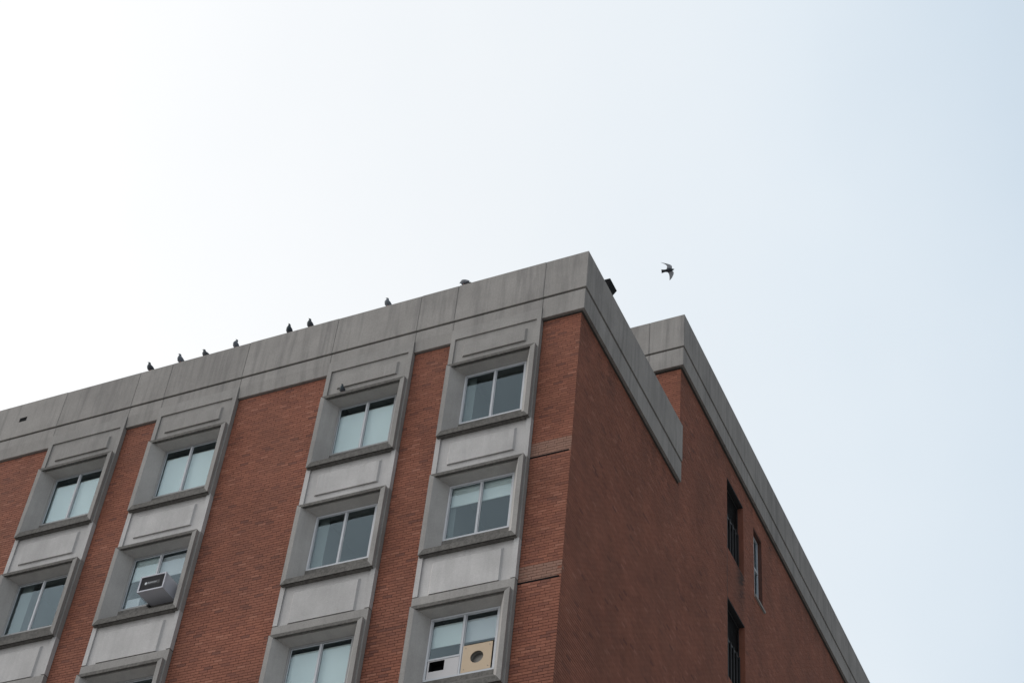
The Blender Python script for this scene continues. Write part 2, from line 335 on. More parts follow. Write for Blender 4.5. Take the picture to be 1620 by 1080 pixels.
# --- backing walls (mortar plane 8 mm behind the brick faces)
RK = 0.008
fw_ = MB()
for a, b in fronts:
    fw_.box(a, b - (0.008 if b == 0 else 0), RK, 0.085, ZLOW+ZT, ZB+ZT+0.02)
FW = link('front_wall', fw_.mesh('front_wall', M_MORT), B)
sw = MB()
def side_panel(y0, y1, z0, z1): sw.box(-0.085, -RK, y0, y1, z0+ZT, z1+ZT)
side_panel(RK, Y2-0.09, ZLOW, ZB+0.02)
side_panel(Y2-0.09, O1[0], ZLOW, ZB+0.02); side_panel(Y2+RK, O1[0], ZB+0.02, ZB+DZ+0.02)
side_panel(O1[0], O1[1], ZLOW, O2[2]); side_panel(O1[0], O1[1], O2[3], O1[2]); side_panel(O1[0], O1[1], O1[3], ZB+DZ+0.02)
side_panel(O1[1], O3[0], ZLOW, ZB+DZ+0.02)
side_panel(O3[0], O3[1], ZLOW, O3[2]); side_panel(O3[0], O3[1], O3[3], ZB+DZ+0.02)
side_panel(O3[1], YE, ZLOW, ZB+DZ+0.02)
SW = link('side_wall', sw.mesh('side_wall', M_MORT), B)
rw = MB(); rw.box(-9.0, -RK, Y2+RK, Y2+0.085, -1.4+ZT, ZB+DZ+0.02+ZT); link('rear_wing_wall', rw.mesh('rear_wing_wall', M_MORT), B)
lw = MB(); lw.box(XL, 0.0, 0.0, YE, 0.0, ZLOW+ZT-0.002); link('lower_storeys', lw.mesh('lower_storeys', M_BTEX), B)
rf = MB(); rf.box(XL, -0.09, 0.09, Y2, -1.1+ZT, -0.9+ZT); rf.box(-9.0, -0.09, Y2+0.09, YE, DZ-1.1+ZT, DZ-0.9+ZT)
rf.box(-9.2, -9.0, Y2+0.09, YE, -1.1+ZT, DZ-0.9+ZT); rf.box(XL, -9.2, Y2, YE, -1.1+ZT, -0.9+ZT)
rf.box(XL-0.2, XL, 0.0, YE, ZLOW+ZT, -0.9+ZT); rf.box(XL, 0, YE, YE+0.2, ZLOW+ZT, DZ-0.9+ZT)
link('roof', rf.mesh('roof', M_ROOF), B)
# single bricks at the corner, the ones that show largest
bm0 = MB(); bm0.box(-0.0982, 0.0982, 0, 0.09, 0, CH-JT)
me_b = bm0.mesh('brick', M_BRK1, 0.0); me_p = bm0.mesh('brick_repair', M_BRK2, 0.0)
for i in sorted(single):
    f_, a, b, z0, pl = kept[i]
    link('brick', me_p if pl else me_b, FW, ((a+b)/2, random.uniform(-.0022, .0022), z0+ZT))
# open movement joints with a dark steel angle in them
for z in SLIT:
    m_ = MB(); m_.box(RX[3]+0.004, -0.046, -0.006, 0.03, z+ZT-0.017, z+ZT+0.017); link('shelf_angle', m_.mesh('shelf_angle', M_BLK), FW)
m_ = MB(); m_.box(-0.02, 0.003, 9.745, 9.765, ZLOW+ZT, O1[2]+ZT); link('movement_joint', m_.mesh('movement_joint', M_SEAL), SW)

# --- parapet panels
def prof(dz, crease):
    p = [(0.0, 0.0), (-P1, 0.0), (-P1, ZG), (-0.022, ZG-0.004), (-0.022, ZG-0.036), (-P2, ZG-0.040)]
    if crease: p += [(-P2, ZC), (-P2+0.036, ZB)]
    else: p += [(-P2, ZB)]
    return [(a, b+dz) for a, b in p] + [(0.30, ZB+dz), (0.30, dz)]
def clean(p):                              # outer skin first point sits on the inner side
    return p[1:]
fx = lambda s, y, z: (s, y, z+ZT)
xs = [XL, -18.8, -16.6, RX[0]-BW, RX[0], RX[1]-BW, RX[1], RX[2]-BW, RX[2], RX[3]-BW, RX[3]]
G = 0.006
M_CAULK = plain('grey_caulk', (0.17, 0.165, 0.16), 0.9, 0, 0.25, 5)
def panel_joint(x, yf, dz):
    j_ = MB(); j_.prism([(yf+a+0.009 if a < 0 else yf+a, b-0.004) for a, b in clean(prof(dz, True))], x-G, x+G, fx)
    link('panel_joint', j_.mesh('panel_joint', M_CAULK), B)
for i in range(len(xs)-1):
    m_ = MB(); d = random.uniform(-0.010, 0.012)
    m_.prism([(a, b + (d if b == 0 else 0)) for a, b in clean(prof(0, True))], xs[i]+G, xs[i+1]-G, fx)
    link('parapet_panel', m_.mesh('parapet_panel', M_PAR, 0.008), B)
    if i > 0:
        panel_joint(xs[i], 0, 0)
def corner_panel(x_left, y_end, yf, dz):
    """L-shaped corner panel: front leg up to the corner and the side leg behind it, mitred"""
    pf = clean(prof(dz, True)); ps = clean(prof(dz, False))
    n = len(ps)
    m1 = MB()
    pf2 = [(a, b) for a, b in pf if abs(b-(ZC+dz)) > 1e-6]; pf2 = [((-P2 if abs(a+P2-0.036) < 1e-6 else a), b) for a, b in pf2]
    r0 = [(x_left, yf+a, b+ZT) for a, b in pf2]; rc = [(-a, yf+a, b+ZT) for a, b in pf2]; r1 = [(-a, y_end, b+ZT) for a, b in pf2]
    m1.rings([r0, rc, r1], True)
    return m1
link('parapet_panel', corner_panel(RX[3]+G, Y2-0.10, 0.0, 0).mesh('parapet_panel', M_PAR, 0.008), B)
panel_joint(RX[3], 0, 0)
link('parapet_panel', corner_panel(-0.85+G, 13.0, Y2, DZ).mesh('parapet_panel', M_PAR, 0.008), B)
panel_joint(-0.85, Y2, DZ)
for a, b in ((-9.0, -3.1), (-3.1, -0.85)):
    m_ = MB(); m_.prism([(Y2+p, q) for p, q in clean(prof(DZ, True))], a+G, b-G, fx); link('parapet_panel', m_.mesh('parapet_panel', M_PAR, 0.008), B)
fy = lambda s, y, z: (-y, s, z+ZT)
for a, b in ((13.0, 18.5), (18.5, 24.0), (24.0, YE)):
    m_ = MB(); m_.prism(clean(prof(DZ, False)), a+0.003, b-0.003, fy); link('parapet_panel', m_.mesh('parapet_panel', M_PAR, 0.008), B)
# dark flashing strip tucked under the lower band
m_ = MB(); m_.box(RX[3]+0.01, -0.004, -0.03, 0.02, ZB+ZT-0.022, ZB+ZT-0.002); m_.box(-0.02, 0.035, -0.03, Y2-0.12, ZB+ZT-0.026, ZB+ZT-0.003)
m_.box(-0.02, 0.04, Y2-0.03, YE, ZB+DZ+ZT-0.03, ZB+DZ+ZT-0.003); m_.box(-3.0, -0.022, Y2-0.04, Y2+0.02, ZB+DZ+ZT-0.026, ZB+DZ+ZT-0.003)
link('flashing', m_.mesh('flashing', M_SEAL), B)
# scupper in the front parapet at the left: black slab painting the hole's shade
m_ = MB(); m_.box(-15.47, -15.25, -P1-0.004, -P1+0.02, -0.645+ZT, -0.515+ZT); link('scupper', m_.mesh('scupper', M_BLK), B)

# --- window bays
HW = BW/2; PB = 0.118                       # ribs of the bays stand this far in front of the brick
def window_surround():
    m_ = MB(); D = 0.22
    def ring(y, hx, zt, zb): return [(-hx, y, zt), (hx, y, zt), (hx, y, zb), (-hx, y, zb)]
    sx = lambda y: 0.965 + (0.745-0.965)*(y+D)/(0.10+D)
    zb = lambda y: -1.99 + (-1.71+1.99)*(y+D)/(0.10+D)          # sloped sill top, then an upstand under the window
    m_.rings([ring(0.12, 1.07, 0, -FH), ring(-0.180, 1.07, 0, -FH), ring(-0.180, 1.07, 0, -FH+0.03), ring(-0.203, 1.07, 0, -FH+0.03), ring(-0.203, 1.07, 0, -FH), ring(-D, 1.07, 0, -FH), ring(-D, sx(-D), -0.075, zb(-D)),
              ring(-0.175, sx(-.175), -0.075, zb(-.175)), ring(-0.175, sx(-.175), -0.045, zb(-.175)),
              ring(-0.130, sx(-.13), -0.045, zb(-.13)), ring(-0.130, sx(-.13), -0.080, zb(-.13)),
              ring(0.098, 0.746, -0.1465, zb(0.098)), ring(0.10, 0.745, -0.147, -1.60), ring(0.18, 0.745, -0.147, -1.60)])
    return m_
me_s = window_surround().mesh('window_surround', M_SUR)
me_s.materials.append(M_SILL); me_s.materials.append(M_JAM)
for q in me_s.polygons:                    # the sill's and head's front edges carry the soot and lichen
    c = q.center; n = q.normal
    if (abs(n.y) > 0.9 and c.y < -0.2 and abs(c.x) < 0.3) or (-0.1 < c.z < -0.01 and c.y < -0.125 and abs(n.y) < 0.5 and abs(c.x) < 0.3): q.material_index = 1
    elif c.z < -1.6 and abs(c.x) < 0.3 and -0.22 < c.y < 0.11: q.material_index = 1
    elif -0.22 < c.y < 0.19 and abs(c.x) < 1.0 and c.z < -0.05 and c.z > -2.0: q.material_index = 2
me_f = []
for s in (-1, 1):
    fl = MB(); a, b = sorted((s*1.0695, s*HW)); fl.box(a, b, -PB, 0.12, -FH, 0); me_f.append(fl.mesh('bay_flange', M_SUR))
def bay_panel(h, top, bot, rec_top, material, lip=0.0):
    """recessed field between two side ribs with a raised bevelled panel on it; z from 0 down to -h"""
    m_ = MB(); r = PB-0.036
    m_.box(-HW, HW, -r, 0.12, -h, 0.0)
    for s in (-1, 1):
        a, b = sorted((s*1.0, s*HW)); m_.box(a, b, -PB, -r, -h, 0.0)
    if rec_top: m_.box(-1.0, 1.0, -PB, -r, -rec_top, 0.0)
    o = [(-0.78, top+0.05), (0.78, top+0.05), (0.78, bot), (-0.78, bot)]; i = [(-0.745, top), (0.745, top), (0.745, bot), (-0.745, bot)]
    m_.rings([[(x, -r, z) for x, z in o], [(x, -r-0.042, z) for x, z in i]]); n = len(m_.v); m_.f.append((n-4, n-3, n-2, n-1))
    return m_.mesh('spandrel_panel', material)
HT = ZC-0.01
me_h = bay_panel(HT-FT[0], -(2.054+HT), -(2.40+HT), 1.805+HT, M_SUR)
me_p1 = bay_panel(-(FT[1]-(FT[0]-FH)), -0.215, -0.79, 0.0, M_SPA)
me_p2 = bay_panel(-(ZJ+0.012-(FT[1]-FH)), -0.20, -(-(ZJ+0.012-(FT[1]-FH)))+0.0, 0.0, M_SPA)
lm = MB(); lm.box(-HW, HW, -PB, 0.12, -(ZJ-0.012-FT[2]), 0.0); me_l = lm.mesh('lintel_panel', M_SUR)
jm = MB(); jm.box(-HW+0.01, HW-0.01, -0.07, 0.12, -0.024, 0.0); me_j = jm.mesh('panel_joint', M_SEAL)
wf = MB()
def frame_ring(m_, x0, x1, z0, z1, t, y0, y1):
    m_.box(x0, x1, y0, y1, z1-t, z1); m_.box(x0, x1, y0, y1, z0, z0+t)
    m_.box(x0, x0+t, y0, y1, z0+t, z1-t); m_.box(x1-t, x1, y0, y1, z0+t, z1-t)
frame_ring(wf, -0.742, 0.742, -1.597, -0.150, 0.042, 0.105, 0.165)
me_w = wf.mesh('window', M_ALU, 0.004); me_wd = wf.mesh('window', M_ALD, 0.004)
mu = MB(); mu.box(-0.019, 0.019, 0.110, 0.160, -1.555, -0.192); me_m = mu.mesh('mullion', M_ALU, 0.004)
sa = MB(); frame_ring(sa, -0.336, 0.336, -1.553, -0.194, 0.013, 0.122, 0.148); me_sa = sa.mesh('sash', M_ALU)
pn = MB(); pn.box(-0.323, 0.323, 0.134, 0.138, -1.540, -0.207); me_pn = pn.mesh('pane', M_GLS)
rm = MB()
rx0, rx1, ry0, ry1, rz0, rz1 = -0.80, 1.25, 0.19, 4.2, -2.6, 0.16
rm.quad((rx0,ry0,rz0),(rx1,ry0,rz0),(rx1,ry1,rz0),(rx0,ry1,rz0)); rm.quad((rx0,ry0,rz1),(rx1,ry0,rz1),(rx1,ry1,rz1),(rx0,ry1,rz1))
rm.quad((rx0,ry0,rz0),(rx0,ry1,rz0),(rx0,ry1,rz1),(rx0,ry0,rz1)); rm.quad((rx1,ry0,rz0),(rx1,ry1,rz0),(rx1,ry1,rz1),(rx1,ry0,rz1)); rm.quad((rx0,ry1,rz0),(rx1,ry1,rz0),(rx1,ry1,rz1),(rx0,ry1,rz1))
for a, b, c, d in ((rx0, -0.745, rz0, rz1), (0.745, rx1, rz0, rz1), (-0.745, 0.745, -0.147, rz1), (-0.745, 0.745, rz0, -1.60)): rm.quad((a,ry0,c),(b,ry0,c),(b,ry0,d),(a,ry0,d))
me_r = rm.mesh('room', M_ROOM); me_r.materials.append(M_CEIL)
for q in me_r.polygons:
    if q.center.z > 0.1 or q.center.y > 4 or q.center.z < -2.5 or q.center.x > 1.2: q.material_index = 1
def blind(win, side, zt, zb, material, y=0.20):
    m_ = MB(); c = 0.36*side; n = 9
    w0, w1 = (c-0.345, c+0.345)
    m_.box(w0, w1, y, y+0.006, zb, zt); m_.box(w0, w1, y-0.006, y+0.012, zb, zb+0.022)
    return link('blind', m_.mesh('blind', material), win)
WIN = {}
for b in range(4):
    xc = RX[b]-HW
    link('header_panel', me_h, B, (xc, 0, HT+ZT))
    for r in range(3):
        z = FT[r]+ZT
        link('window_surround', me_s, B, (xc, 0, z)); [link('bay_flange', q, B, (xc, 0, z)) for q in me_f]
        w = link('window', me_w if b == 3 or (b, r) == (2, 1) else me_wd, B, (xc, 0, z)); WIN[b, r] = w
        link('mullion', me_m, w)
        for s in (-1, 1):
            if (b, r) == (3, 2) or ((b, r) == (1, 1) and s == 1): continue
            link('sash', me_sa, w, (0.362*s, 0, 0)); link('pane', me_pn, w, (0.362*s, 0, 0))
        link('room', me_r, B, (xc, 0, z))
    link('spandrel_panel', me_p1, B, (xc, 0, FT[0]-FH+ZT)); link('spandrel_panel', me_p2, B, (xc, 0, FT[1]-FH+ZT))
    link('panel_joint', me_j, B, (xc, 0, ZJ+0.012+ZT)); link('lintel_panel', me_l, B, (xc, 0, ZJ-0.012+ZT))
for b in (0, 1, 2):
    for s in (-1, 1): blind(WIN[b, 0], s, -0.36, -1.58, M_BLIND)
for s in (-1, 1):
    blind(WIN[3, 1], s, -0.17, -6.575-FT[1]+0.05, M_BLIND); blind(WIN[2, 2], s, -0.27, -1.58, M_BLIND)
blind(WIN[1, 1], -1, -0.17, -6.62-FT[1], M_BLIND); blind(WIN[1, 1], 1, -0.24, -6.66-FT[1], M_BLIND2)
blind(WIN[3, 2], -1, -0.27, -10.03-FT[2], M_BLIND); blind(WIN[3, 2], 1, -0.27, -10.04-FT[2], M_BLIND2)
for k_, x1_ in (((3, 0), -0.52), ((2, 1), -0.47), ((0, 1), -0.38), ((3, 1), -0.60)):      # drawn-back curtains
    m_ = MB(); n_ = 14
    pts = [(-0.735+(x1_+0.735)*i/n_, 0.27+0.022*math.sin(i*2.1)) for i in range(n_+1)]
    for i in range(n_): m_.hexa([(pts[i][0], pts[i][1], -1.7), (pts[i+1][0], pts[i+1][1], -1.7), (pts[i+1][0], pts[i+1][1]+.004, -1.7), (pts[i][0], pts[i][1]+.004, -1.7)] + [(pts[i][0], pts[i][1], 0.1), (pts[i+1][0], pts[i+1][1], 0.1), (pts[i+1][0], pts[i+1][1]+.004, 0.1), (pts[i][0], pts[i][1]+.004, 0.1)])
    link('curtain', m_.mesh('curtain', M_CURT), WIN[k_])
# bay with the air conditioner: right sash raised behind it, glass above the unit
w = WIN[1, 1]
m_ = MB(); frame_ring(m_, 0.026, 0.698, -1.24, -0.194, 0.013, 0.122, 0.148); link('sash', m_.mesh('sash', M_ALU), w)
m_ = MB(); m_.box(0.048, 0.676, 0.134, 0.138, -1.218, -0.216); link('pane', m_.mesh('pane', M_GLS), w)
# the patched window: small panels set into the lower halves
w = WIN[3, 2]
m_ = MB(); frame_ring(m_, -0.698, -0.026, -1.10, -0.194, 0.013, 0.122, 0.148); link('sash', m_.mesh('sash', M_ALU), w)
m_ = MB(); m_.box(-0.676, -0.048, 0.134, 0.138, -1.078, -0.216); link('pane', m_.mesh('pane', M_GLS), w)
m_ = MB(); frame_ring(m_, 0.026, 0.698, -1.553, -0.194, 0.013, 0.122, 0.148); link('sash', m_.mesh('sash', M_ALU), w)
m_ = MB(); m_.box(0.048, 0.676, 0.134, 0.138, -0.90, -0.216); link('pane', m_.mesh('pane', M_GLS), w)
m_ = MB(); m_.box(-0.698, -0.026, 0.110, 0.140, -1.135, -1.102); link('rail', m_.mesh('rail', M_ALU), w)
m_ = MB()                                  # white board with a square hole
for q in ((-0.690, -0.660, -1.55, -1.137), (-0.335, -0.028, -1.55, -1.137), (-0.660, -0.335, -1.55, -1.385), (-0.660, -0.335, -1.155, -1.137)): m_.box(q[0], q[1], 0.120, 0.134, q[2], q[3])
link('white_panel', m_.mesh('white_panel', M_WHT), w)['label'] = 'white infill board with a dark square hole'
m_ = MB(); m_.box(-0.665, -0.33, 0.30, 0.31, -1.40, -1.14); m_.box(-0.665, -0.655, 0.14, 0.30, -1.40, -1.14); m_.box(-0.34, -0.33, 0.14, 0.30, -1.40, -1.14); m_.box(-0.655, -0.34, 0.14, 0.30, -1.15, -1.14); m_.box(-0.655, -0.34, 0.14, 0.30, -1.40, -1.39)
link('duct_box', m_.mesh('duct_box', M_BLK), w)
m_ = MB(); NS = 28; cx, cz, rr = 0.345, -1.228, 0.135       # tan board with a round hole
sq = []
for i in range(NS):
    a = 2*math.pi*i/NS + math.pi/4; k = 1/max(abs(math.cos(a)), abs(math.sin(a)))
    sq.append((cx+0.308*k*math.cos(a), -1.236+0.305*k*math.sin(a)))
ci = [(cx+rr*math.cos(2*math.pi*i/NS+math.pi/4), cz+rr*math.sin(2*math.pi*i/NS+math.pi/4)) for i in range(NS)]
m_.rings([[(x, 0.118, z) for x, z in sq], [(x, 0.118, z) for x, z in ci], [(x, 0.135, z) for x, z in ci]])
m_.rings([[(x, 0.118, z) for x, z in sq], [(x, 0.134, z) for x, z in sq]])
tb = link('tan_panel', m_.mesh('tan_panel', M_PLY), w); tb['label'] = 'tan board with a round vent hole'
m_ = MB()
m_.rings([[(cx+k*math.cos(2*math.pi*i/NS), y, cz+k*math.sin(2*math.pi*i/NS)) for i in range(NS)] for k, y in ((0.130, 0.128), (0.130, 0.16), (0.122, 0.17), (0.130, 0.18), (0.122, 0.19), (0.130, 0.20), (0.122, 0.21), (0.130, 0.22))])
n = len(m_.v); m_.f.append(tuple(range(n-NS, n)))
link('duct', m_.mesh('duct', M_DUCT), w)
for dx, dz in ((-0.25, 0.24), (0.25, 0.24), (-0.25, -0.24), (0.25, -0.24)):
    m_ = MB(); m_.rings([[(cx+dx+r_*math.cos(a*math.pi/4), y, -1.236+dz+r_*math.sin(a*math.pi/4)) for a in range(8)] for r_, y in ((0.011, 0.118), (0.010, 0.113))], True); link('screw', m_.mesh('screw', M_DUCT), w)

# --- openings in the side wall of the taller wing
def louvre(o):
    y0, y1, z0, z1 = o; xb = -0.155
    m_ = MB(); t = 0.045
    m_.box(xb-0.06, xb, y0, y1, z1-t-0.02+ZT, z1+ZT); m_.box(xb-0.06, xb, y0, y1, z0+ZT, z0+t+ZT)
    m_.box(xb-0.06, xb, y0, y0+t, z0+t+ZT, z1-t+ZT); m_.box(xb-0.06, xb, y1-t, y1, z0+t+ZT, z1-t+ZT)
    zm = z0+1.37; m_.box(xb-0.05, xb+0.012, y0+t, y1-t, zm-0.03+ZT, zm+0.03+ZT)
    w = link('louvred_window', m_.mesh('louvred_window', M_DRK), B)
    k = 0; z = zm+0.05
    sl = MB(); sl.hexa([(xb-0.01, y0+t, 0), (xb-0.01, y1-t, 0), (xb-0.05, y1-t, 0.035), (xb-0.05, y0+t, 0.035), (xb-0.01, y0+t, 0.008), (xb-0.01, y1-t, 0.008), (xb-0.05, y1-t, 0.043), (xb-0.05, y0+t, 0.043)])
    ms = sl.mesh('slat', M_DRK)
    while z < z1-t-0.06: link('slat', ms, w, (0, 0, z+ZT)); z += 0.055
    for i in range(6):
        yy = y0+t+0.06+(y1-y0-2*t-0.12)*i/5; m_ = MB(); m_.box(xb+0.02, xb+0.05, yy-0.014, yy+0.014, z0+0.02+ZT, zm+ZT); link('bar', m_.mesh('bar', M_DRK), w)
    m_ = MB(); m_.box(xb+0.018, xb+0.052, y0+0.01, y1-0.01, z0+0.004+ZT, z0+0.05+ZT); link('rail', m_.mesh('rail', M_DRK), w)
    m_ = MB(); m_.box(xb-0.075, xb-0.062, y0, y1, z0+ZT, z1+ZT); link('backing', m_.mesh('backing', M_BLK), w)
    m_ = MB(); m_.box(xb, -0.004, y0+0.003, y1-0.003, z1-0.016+ZT, z1-0.002+ZT); link('lintel', m_.mesh('lintel', M_DRK), w)
    rv = MB(); hh = CH; z = z0; kk = 0
    while z < z1-0.08:
        L0 = xb-0.02; rv.box(L0, -0.004, y1-0.009+0.0008*((kk*7) % 3), y1+0.05, z+ZT, z+CH-JT+ZT); z += CH; kk += 1
    rv.box(L0+0.001, -0.010, y1-0.003, y1+0.052, z0+ZT, z1+ZT)
    link('reveal_bricks', rv.mesh('reveal_bricks', M_BRK1), w)
louvre(O1); louvre(O2)
y0, y1, z0, z1 = O3; xb = -0.11
m_ = MB(); t = 0.05
m_.box(xb-0.05, xb, y0, y1, z1-t+ZT, z1+ZT); m_.box(xb-0.05, xb, y0, y1, z0+ZT, z0+t+ZT); m_.box(xb-0.05, xb, y0, y0+t, z0+t+ZT, z1-t+ZT); m_.box(xb-0.05, xb, y1-t, y1, z0+t+ZT, z1-t+ZT)
m_.box(xb-0.045, xb+0.01, y0+t, y1-t, 0.24+ZT, 0.30+ZT)
nw = link('sash_window', m_.mesh('sash_window', M_ALU), B)
m_ = MB(); m_.box(xb-0.045, xb, (y0+y1)/2-0.02, (y0+y1)/2+0.02, z0+t+ZT, z1-t+ZT); link('mullion', m_.mesh('mullion', M_ALU), nw)
for a, b in ((y0+t, (y0+y1)/2-0.02), ((y0+y1)/2+0.02, y1-t)):
    for c, d in ((z0+t, 0.24), (0.30, z1-t)): m_ = MB(); m_.box(xb-0.03, xb-0.025, a, b, c+ZT, d+ZT); link('pane', m_.mesh('pane', M_GLS), nw)
m_ = MB(); m_.box(xb-0.12, 0.05, y0-0.03, y1+0.10, z0-0.07+ZT, z0-0.005+ZT); link('sill', m_.mesh('sill', M_SUR, 0.004), nw)
m_ = MB(); m_.box(xb-0.6, xb-0.10, y0-0.1, y1+0.1, z0-0.2+ZT, z0-0.08+ZT); m_.box(xb-0.62, xb-0.6, y0-0.3, y1+0.3, z0-0.2+ZT, z1+0.2+ZT); m_.box(xb-0.6, xb-0.052, y1+0.06, y1+0.08, z0-0.08+ZT, z1+0.2+ZT)
link('room', m_.mesh('room', M_ROOM), nw)
m_ = MB(); m_.box(xb-0.02, -0.004, y1+0.001, y1+0.05, z0+ZT, z1+ZT); m_.box(xb-0.05, -0.004, y0, y1, z1+0.001+ZT, z1+0.04+ZT); link('reveal', m_.mesh('reveal', M_MORT), nw)

# ------------------------------------------------------------------ air conditioner
ax0, ax1, az0, az1 = -9.79, -9.145, -7.505, -7.10
AC = thing('air_conditioner', 'grey window air conditioner sticking out over a concrete sill', 'air conditioner', ((ax0+ax1)/2, -0.40, az0+ZT))
w2, h2, dp = (ax1-ax0)/2, az1-az0, 0.62
m_ = MB(); m_.box(-w2, w2, 0.012, dp, 0, h2); link('casing', m_.mesh('casing', M_ACW, 0.006), AC)
m_ = MB(); frame_ring(m_, -w2-0.006, w2+0.006, -0.006, h2+0.006, 0.032, -0.012, 0.03); link('front_bezel', m_.mesh('front_bezel', M_ACW, 0.006), AC)
m_ = MB(); m_.box(-w2+0.024, w2-0.024, 0.004, 0.011, 0.024, h2-0.024); gl = link('grille', m_.mesh('grille', M_ACG), AC)
sl = MB(); sl.box(-w2+0.03, w2-0.03, -0.003, 0.0035, 0, 0.006); ms = sl.mesh('slat', M_ACG)
for i in range(18): link('slat', ms, gl, (0, 0, 0.036+i*0.0188))
def text(s, size, parent, loc, material):
    c = bpy.data.curves.new('lettering', 'FONT'); c.body = s; c.size = size; c.extrude = 0.001; c.align_x = 'LEFT'; c.align_y = 'CENTER'
    o = bpy.data.objects.new('tmp', c); COL.objects.link(o); bpy.context.view_layer.update()
    me = bpy.data.meshes.new_from_object(o.evaluated_get(bpy.context.evaluated_depsgraph_get())); bpy.data.objects.remove(o)
    me.materials.clear(); me.materials.append(material)
    q = link('lettering', me, parent, loc); q.rotation_euler = (math.pi/2, 0, 0); return q
bp_ = MB(); bp_.box(-0.19, 0.20, -0.005, -0.0035, 0.16, 0.245); link('badge', bp_.mesh('badge', M_ACG), AC)
text('FRIGIDAIRE', 0.046, AC, (-0.115, -0.007, 0.203), M_ACT)
m_ = MB(); m_.rings([[(-0.155+0.028*k*math.cos(a*math.pi/8), y, 0.203+0.036*k*math.sin(a*math.pi/8)) for a in range(16)] for k, y in ((1, -0.0055), (0.9, -0.008))], True)
link('emblem', m_.mesh('emblem', M_ACT), AC)
m_ = MB(); m_.hexa([(-w2-0.02, 0.42, -0.06), (-w2+0.03, 0.42, -0.06), (-w2+0.03, 0.52, -0.02), (-w2-0.02, 0.52, -0.02), (-w2-0.02, 0.40, -0.02), (-w2+0.03, 0.40, -0.02), (-w2+0.03, 0.52, 0.0), (-w2-0.02, 0.52, 0.0)])
link('bracket', m_.mesh('bracket', M_DRK), AC)
# pale box behind the glass beside it
m_ = MB(); m_.box(-0.20, 0.14, 0, 0.22, 0, 0.36); bx = link('storage_box', m_.mesh('storage_box', M_BLIND2, 0.01), None, (-10.34, 0.195, -7.47+ZT))
tag(bx, 'pale box on the inner sill behind glass left of the air conditioner', 'box')

# ------------------------------------------------------------------ roof fixture
RH = thing('roof_hood', 'black metal hood box standing on the parapet near the roof corner', 'roof fixture', (-0.18, 1.55, ZT))
m_ = MB(); pf = [(-0.12, 0.72), (0.32, 0.72), (0.06, 0.27), (-0.12, 0.27)]
m_.rings([[(x, y, z) for y, z in pf] for x in (-0.17, 0.17)], True); link('hood', m_.mesh('hood', M_BLK, 0.008), RH)
m_ = MB(); m_.box(-0.06, 0.06, -0.09, 0.03, 0.02, 0.29); link('post', m_.mesh('post', M_BLK), RH)
m_ = MB(); m_.box(-0.12, 0.10, -0.12, 0.08, -0.01, 0.022); link('base_plate', m_.mesh('base_plate', M_BLK), RH)

# ------------------------------------------------------------------ pigeons
def feather(name, a, b, belly):
    m, t, bs = mat(name, 0.6, 0.3); A = t.nodes.new; K = t.links.new
    c = A('ShaderNodeTexCoord'); n = A('ShaderNodeTexNoise'); n.inputs['Scale'].default_value = 22; n.inputs['Detail'].default_value = 4; K(c.outputs['Object'], n.inputs['Vector'])
    x = A('ShaderNodeMix'); x.data_type = 'RGBA'; x.inputs[6].default_value = (*a, 1); x.inputs[7].default_value = (*b, 1); K(n.outputs['Fac'], x.inputs[0])
    s = A('ShaderNodeSeparateXYZ'); K(c.outputs['Object'], s.inputs[0]); r = A('ShaderNodeMapRange'); K(s.outputs['X'], r.inputs['Value']); r.inputs['From Min'].default_value = 0.04; r.inputs['From Max'].default_value = 0.09
    y = A('ShaderNodeMix'); y.data_type = 'RGBA'; K(r.outputs[0], y.inputs[0]); K(x.outputs[2], y.inputs[6]); y.inputs[7].default_value = (*belly, 1); K(y.outputs[2], bs.inputs['Base Color'])
    return m
FE = [feather('dark_plumage', (0.018, 0.022, 0.028), (0.05, 0.055, 0.065), (0.012, 0.03, 0.04)),
      feather('slate_plumage', (0.06, 0.07, 0.085), (0.15, 0.165, 0.19), (0.03, 0.05, 0.065)),
      feather('pale_plumage', (0.15, 0.18, 0.22), (0.27, 0.31, 0.36), (0.05, 0.07, 0.09))]
M_UND = plain('grey_underwing', (0.42, 0.44, 0.48), 0.7, 0, 0.25, 30)
M_BEAK = plain('beak', (0.05, 0.045, 0.04), 0.5); M_LEG = plain('red_leg', (0.30, 0.08, 0.06), 0.6)
def loft(sec, n=12, cap=True):
    m_ = MB(); rs = []
    for i, (x, z, w, h) in enumerate(sec):
        a = sec[max(i-1, 0)]; b = sec[min(i+1, len(sec)-1)]; tx, tz = b[0]-a[0], b[1]-a[1]; l = math.hypot(tx, tz) or 1; nx, nz = -tz/l, tx/l
        rs.append([(x+nx*h*math.sin(t), w*math.cos(t), z+nz*h*math.sin(t)) for t in [2*math.pi*k/n for k in range(n)]])
    m_.rings(rs, cap); return m_
